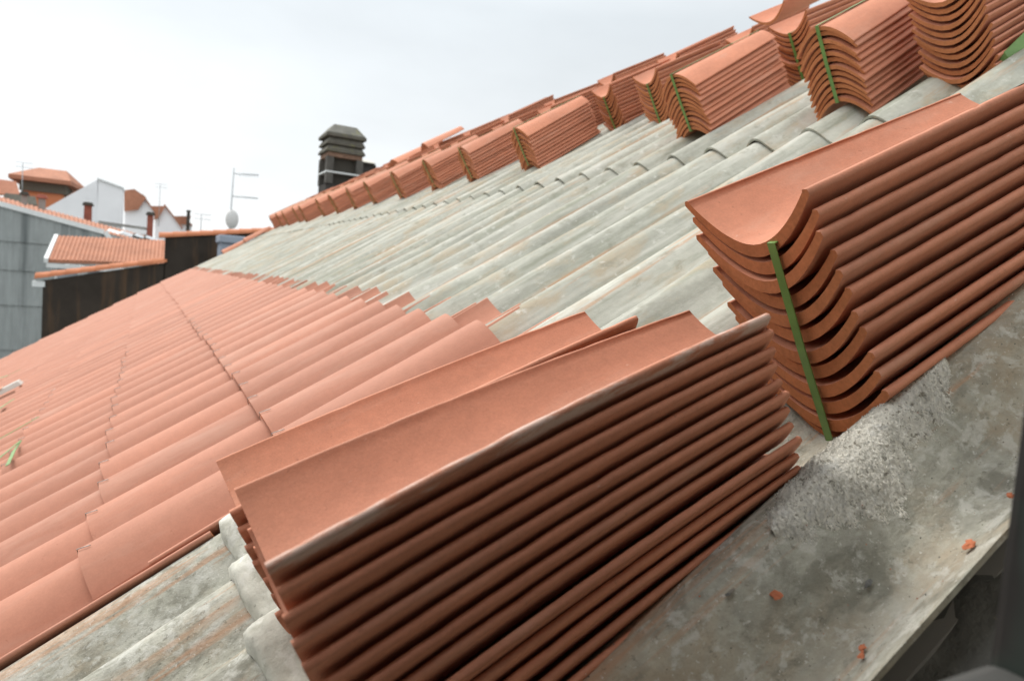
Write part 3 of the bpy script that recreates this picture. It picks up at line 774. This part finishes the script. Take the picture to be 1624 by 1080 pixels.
# grey metal skylight box behind the far roof edge
gb, T = house('roof_hatch', at(375, 400, 26), 'grey blue metal hatch box between the dark wall and the far roof edge', 'hatch')
p, q = A(26, (348, 430), (420, 380))
mb = MB(); mb.box((p.x, 26, p.z-2), (q.x+.3, 27.2, q.z-.25)); mb.build('hatch_body', M['box'], gb, T, .03)
mb = MB(); mb.box((p.x-.06, 25.9, q.z-.249), (q.x+.36, 27.3, q.z+.02)); mb.build('lid', M['trim_blue'] if 'trim_blue' in M else M['box'], gb, T, .04)

# annex with a small tiled roof
YA, YB = 35.0, 39.5
an, T = house('annex', at(170, 420, YA), 'low white annex with a small orange tiled roof and white verge behind the dark wall', 'house')
e0, e1 = A(YA, (76, 413), (300, 421)); t1, t0 = A(YB, (300, 384), (92, 375))
tiled_quad(e0, e1, t1, t0, 'roof', M['far_tile'], an, T, 34, amp=.06)
mb = MB(); mb.box((e0.x+.25, YA+.25, -12), (e1.x-.1, YB, e0.z-.16)); mb.build('wall', M['white'], an, T)
mb = MB(); mb.box((e0.x-.05, YA-.06, e0.z-.30), (e1.x, YA+.16, e0.z-.12)); mb.build('gutter', M['trim'], an, T)
mb = MB(); mb.prism([e0+Vector((-.14, -.05, -.10)), e0+Vector((.01, -.05, -.10)), e0+Vector((.01, -.05, .09)), e0+Vector((-.14, -.05, .09))], t0-e0); mb.build('verge', M['trim'], an, T)
for (xa, xb) in ((86, 128), (134, 178)):
    p, q = A(YA+.24, (xa, 452), (xb, 424))
    mb = MB(); mb.box((p.x, YA+.20, p.z), (q.x, YA+.249, q.z)); wo = mb.build('window', M['trim'], an, T)
    mb = MB(); mb.box((p.x+.1, YA+.19, p.z+.1), (q.x-.1, YA+.199, q.z-.1)); mb.build('pane', M['glass'], wo)

# gable clad with grey corrugated sheets, tiled roof beyond it
YG = 44.0
gh, T = house('clad_house', at(60, 450, YG), 'tall house gable clad in grey corrugated sheeting with a pale sloping edge and tiled roof', 'house')
g0, g1, g2 = A(YG, (-60, 308), (165, 369), (262, 398))
nx_ = 420; V = []; Fc = []; FM = []
rows = 7; zb = [-12]
hgts = [at(40, y, YG).z for y in (600, 555, 485, 430, 385)]
def topz(x): return g0.z + (g1.z-g0.z)*(x-g0.x)/(g1.x-g0.x)
levels = [-12]+hgts+[99]
for li in range(len(levels)-1):
    o = len(V)
    for i in range(nx_+1):
        x = g0.x+(g2.x-g0.x)*i/nx_
        a = min(levels[li], topz(x)); b = min(levels[li+1]+.1, topz(x))
        y = YG+.022*math.cos(2*math.pi*x/.36)
        V += [(x, y, a), (x, y-.07, a), (x, y, b)]
    for i in range(nx_):
        a = o+i*3
        Fc += [(a+1, a+4, a+5, a+2)]
link('cladding', mesh('cladding', V, Fc, M['clad'], None, True), gh, T)
mb = MB(); mb.prism([Vector((g0.x, YG+.08, -12)), Vector((g2.x, YG+.08, -12)), g2+Vector((0, .08, -.06)), g0+Vector((0, .08, -.06))], (0, 14, 0)); mb.build('wall', M['concrete'], gh, T)
mb = MB(); mb.prism([g0+Vector((0, -.12, -.10)), g1+Vector((0, -.12, -.10)), g1+Vector((0, -.12, .16)), g0+Vector((0, -.12, .16))], (0, .5, 0)); 
mb.build('verge', M['trim'], gh, T)
mb = MB(); gx = at(178, 378, YG); mb.prism([g1+Vector((0, -.12, -.10)), gx+Vector((0, -.12, -.35)), gx+Vector((.25, -.12, -.30)), g1+Vector((.1, -.12, .16))], (0, .45, 0)); mb.build('verge', M['trim'], gh, T)
tiled_quad(g0+Vector((0, .5, .05)), g2+Vector((0, .5, .05)), A(60, (262, 384))[0], A(60, (-60, 297))[0], 'roof', M['far_tile'], gh, T, 46, amp=.08)
for i, (x, y) in enumerate(((186, 372), (206, 375), (226, 379), (243, 382))):
    p = at(x, y, 49)
    mb = MB(); mb.box((-.55, -1.1, -.04), (.55, 1.1, .10)); R_ = Matrix.Translation(p) @ Matrix.Rotation(R(15), 4, 'Y') @ Matrix.Rotation(R(6), 4, 'X')
    s_ = mb.build('skylight', M['dark'] if i > 1 else M['trim'], gh, T @ R_, .02)
    mb = MB(); mb.box((-.45, -.98, .101), (.45, .98, .12)); mb.build('pane', M['glass'] if i != 0 else M['trim'], s_)

def stackchim(px, py, pyb, wpx, Y, label, body, cap, caph=.25):
    a = at(px-wpx/2, py, Y); b = at(px+wpx/2, pyb, Y); w = b.x-a.x
    c, T = house('chimney', (a.x+w/2, Y, b.z), label, 'chimney')
    mb = MB(); mb.box((a.x, Y, b.z-2), (b.x, Y+w, a.z-.25), top=(.02, .02)); mb.build('shaft', body, c, T, .03)
    mb = MB(); mb.box((a.x-.12, Y-.12, a.z-.249), (b.x+.12, Y+w+.12, a.z), top=(.12, .12)); mb.build('cap', cap, c, T, .03)
stackchim(38, 303, 330, 9, 56, 'grey rendered chimney with a dark cap in front of the orange house', M['concrete'], M['dark'])
stackchim(66, 308, 338, 11, 56, 'brownish chimney with a dark cap beside the grey one on the clad house roof', M['concrete'], M['redpipe'])
stackchim(139, 320, 356, 12, 62, 'red brick chimney in front of the white gabled block', M['redpipe'], M['dark'])
stackchim(238, 336, 372, 9, 66, 'reddish chimney standing against the white dormer gables', M['redpipe'], M['dark'])

# white block with blank gable
YH = 80.0
wb, T = house('white_house', at(150, 340, YH), 'large blank white gabled block with a grey roof edge above the tiled roof', 'house')
P = A(YH, (70, 332), (155, 285), (155, 356), (75, 345)); base = [Vector((P[3].x, YH, 0)), Vector((P[2].x, YH, 0))]
mb = MB(); mb.prism([P[0], P[1], base[1], base[0]], (0, 3, 0)); mb.build('wall', M['white'], wb, T)
Q = A(YH-.6, (156, 284), (195, 299), (195, 351), (156, 355))
mb = MB(); mb.prism([Q[0], Q[1], Vector((Q[1].x, YH-.6, 0)), Vector((Q[0].x, YH-.6, 0))], (0, 4, 0)); mb.build('side_wall', M['white'], wb, T)
Q = A(YH-.75, (154, 282), (196, 297.5), (196, 299.5), (154, 284.5)); mb = MB(); mb.prism(Q, (0, 4.3, 0)); mb.build('roof_edge', M['trim'], wb, T)
Q = A(YH-.8, (156, 350), (240, 362), (240, 366), (156, 354)); mb = MB(); mb.prism(Q, (0, .6, 0)); mb.build('ledge', M['concrete'], wb, T)
def dormer(Y, gab, roofq, label, trim=True):
    d, T = house('dormer_house', at(*gab[1], Y), label, 'house')
    G = A(Y, *gab); mb = MB(); mb.prism(G, (0, 4, 0)); mb.build('wall', M['white'], d, T)
    Rq = A(Y-.5, *roofq); mb = MB(); mb.prism(Rq, (0, .35, 0)); mb.build('roof', M['far_tile'], d, T)
    e = Vector((G[1]-G[2])); 
    mb = MB(); a, b = Vector(G[1]), Vector(G[2]); mb.prism([a+Vector((-.1, -.3, .02)), b+Vector((.1, -.3, -.1)), b+Vector((.1, -.3, .12)), a+Vector((-.1, -.3, .26))], (0, 4.4, 0)); mb.build('verge', M['far_tile'], d, T)
    return d, T
dormer(88, [(198, 336), (228, 312), (245, 338), (242, 372), (198, 372)], [(197, 302), (213, 300), (232, 313), (219, 333), (197, 335)], 'white dormer gable with an orange roof face right of the blank white block')
dormer(98, [(246, 340), (262, 327), (288, 362), (288, 385), (246, 385)], [(238, 327), (262, 327), (252, 346), (240, 350)], 'smaller white dormer gable with orange roof, farther right along the street')
d, T = dormer(120, [(274, 358), (290, 345), (304, 358), (304, 388), (274, 388)], [(275, 343), (303, 343), (299, 356), (283, 356)], 'farthest small white house with orange roof near the dark wall')
stackchim(299, 333, 346, 5, 118, 'small black chimney on the farthest small house', M['dark'], M['dark'])
# dark eaves beneath dormers
Y = 79
# orange hip-roofed house
YO = 105.0
oh, T = house('orange_house', at(75, 300, YO), 'orange house with a wide hipped tile roof and grey eaves on the left skyline', 'house')
zt = at(75, 267, YO).z
e = A(YO, (13, 275.5), (112, 283)); x0, x1 = e[0].x, e[1].x; ze = e[0].z; D = 11
r0, r1 = A(YO+4, (62, 266), (106, 267))
V = [Vector((x0, YO, ze)), Vector((x1, YO, ze)), Vector((x1+1.2, YO+D, ze)), Vector((x0, YO+D, ze)), Vector((r0.x, YO+4, r0.z)), Vector((r1.x, YO+4, r0.z))]
V2 = [v-Vector((0, 0, .5)) for v in V[:4]]
mb = MB(); mb.add(V+V2, [(0, 1, 5, 4), (1, 2, 5), (2, 3, 4, 5), (3, 0, 4), (0, 6, 7, 1), (1, 7, 8, 2), (2, 8, 9, 3), (3, 9, 6, 0), (6, 9, 8, 7)]); mb.build('roof', M['far_tile'], oh, T)
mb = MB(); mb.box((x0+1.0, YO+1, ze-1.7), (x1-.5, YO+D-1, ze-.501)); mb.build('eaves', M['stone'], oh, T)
mb = MB(); mb.box((x0+1.4, YO+1.3, -12), (x1-.9, YO+D-1.5, ze-1.701)); mb.build('wall', M['far_orange'], oh, T)
p, q = A(YO+1.25, (84, 300), (92, 293)); mb = MB(); mb.box((p.x, YO+1.24, p.z), (q.x, YO+1.298, q.z)); mb.build('window', M['dark'], oh, T)
Q = A(YO-8, (88, 318), (120, 297), (140, 300), (112, 322)); 
lo_, T2 = house('low_house', at(10, 300, 98), 'low orange tiled roof at the left edge below the hipped house', 'house')
e0, e1 = A(98, (-30, 309), (32, 309)); t0, t1 = A(103, (-30, 281), (26, 289)); tiled_quad(e0, e1, t1, t0, 'roof', M['far_tile'], lo_, T2, 20, amp=.1)
mb = MB(); mb.box((e0.x, 98.5, -12), (e1.x, 104, e0.z-.2)); mb.build('wall', M['far_orange'], lo_, T2)
mo, T2 = house('mossy_roof_house', at(50, 315, 90), 'low house with a dull mossy roof edge under the orange house', 'house')
e0, e1 = A(90, (2, 318), (60, 327)); t0, t1 = A(94, (8, 307), (56, 313)); tiled_quad(e0, e1, t1, t0, 'roof', M['stone'], mo, T2, 24, amp=.1)
mb = MB(); mb.box((e0.x+.3, 90.6, -12), (e1.x-.3, 94, e1.z-.4)); mb.build('wall', M['far_orange'], mo, T2)
Q = A(88, (70, 335), (118, 304), (142, 300), (100, 332)); mb = MB(); mb.prism(Q, (0, .4, 0)); 
sl, T2 = house('low_house', at(105, 318, 88), 'steep orange roof slope between the orange house and the white block', 'house')
mb.build('roof', M['far_tile'], sl, T2)
mb = MB(); mb.box((Q[0].x+.5, 88.45, -12), (Q[2].x-.5, 90, Q[0].z)); mb.build('wall', M['far_orange'], sl, T2)

# antenna mast with dish
YM = 45.0
am, T = house('antenna_mast', at(363, 368, YM), 'grey aerial mast with two antennas and a satellite dish behind the dark wall', 'antenna')
a, b = at(362.5, 372, YM), at(367.5, 266, YM); b = Vector((a.x+.12, YM, b.z))
mb = MB(); mb.tube([a-Vector((0, 0, 2)), b], .04, 8); mb.build('mast', M['metal'], am, T)
def yagi(y0, x1, y1, els, eh, name):
    p = at(367, y0, YM); q = at(x1, y1, YM); mb = MB(); p = Vector((a.x+.1, YM, p.z))
    mb.tube([p, q], .035, 6)
    for t in els:
        c_ = p.lerp(q, t); mb.tube([c_-Vector((0, .35, eh)), c_+Vector((0, .35, eh))], .018, 5)
    mb.build(name, M['metal'], am, T)
yagi(275, 410, 278, (.25, .38, .46, .54, .62, .72, .84, .95), .16, 'aerial')
yagi(311, 409, 315, (.12, .2, .28, .5, .75), .10, 'aerial')
dc = at(368, 348, YM)
bm = bmesh.new(); bmesh.ops.create_uvsphere(bm, u_segments=24, v_segments=16, radius=1)
bmesh.ops.delete(bm, geom=[v for v in bm.verts if v.co.z < .55], context='VERTS')
for v in bm.verts: v.co = Vector((v.co.x*.44, v.co.y*.68, (v.co.z-.55)*.35))
bmesh.ops.solidify(bm, geom=bm.faces[:], thickness=.02)
me = bpy.data.meshes.new('dish'); bm.to_mesh(me); bm.free(); me.materials.append(M['dish']); me.polygons.foreach_set('use_smooth', [True]*len(me.polygons))
link('dish', me, am, T @ Matrix.Translation(dc) @ Matrix.Rotation(R(90), 4, 'X') @ Matrix.Rotation(R(0), 4, 'Y'))
def thin_antenna(px, y0, y1, Y, lab):
    p, q = at(px, y1, Y), at(px, y0, Y); q = Vector((p.x, Y, q.z)); t, T = house('thin_antenna', p, lab, 'antenna')
    mb = MB(); mb.tube([p-Vector((0, 0, 1)), q], .035, 6); mb.build('mast', M['metal'], t, T)
    mb = MB()
    for k in (0, .12): mb.tube([q-Vector((.5, 0, k*3)), q+Vector((.7, 0, -k*3))], .02, 5)
    mb.build('aerial', M['metal'], t, T)
thin_antenna(318, 340, 372, 60, 'thin faint aerial left of the big mast')
thin_antenna(35, 258, 300, 70, 'thin aerial pole in front of the orange hipped house')
thin_antenna(252, 292, 345, 90, 'hair-thin aerial pole above the smaller dormer gable')
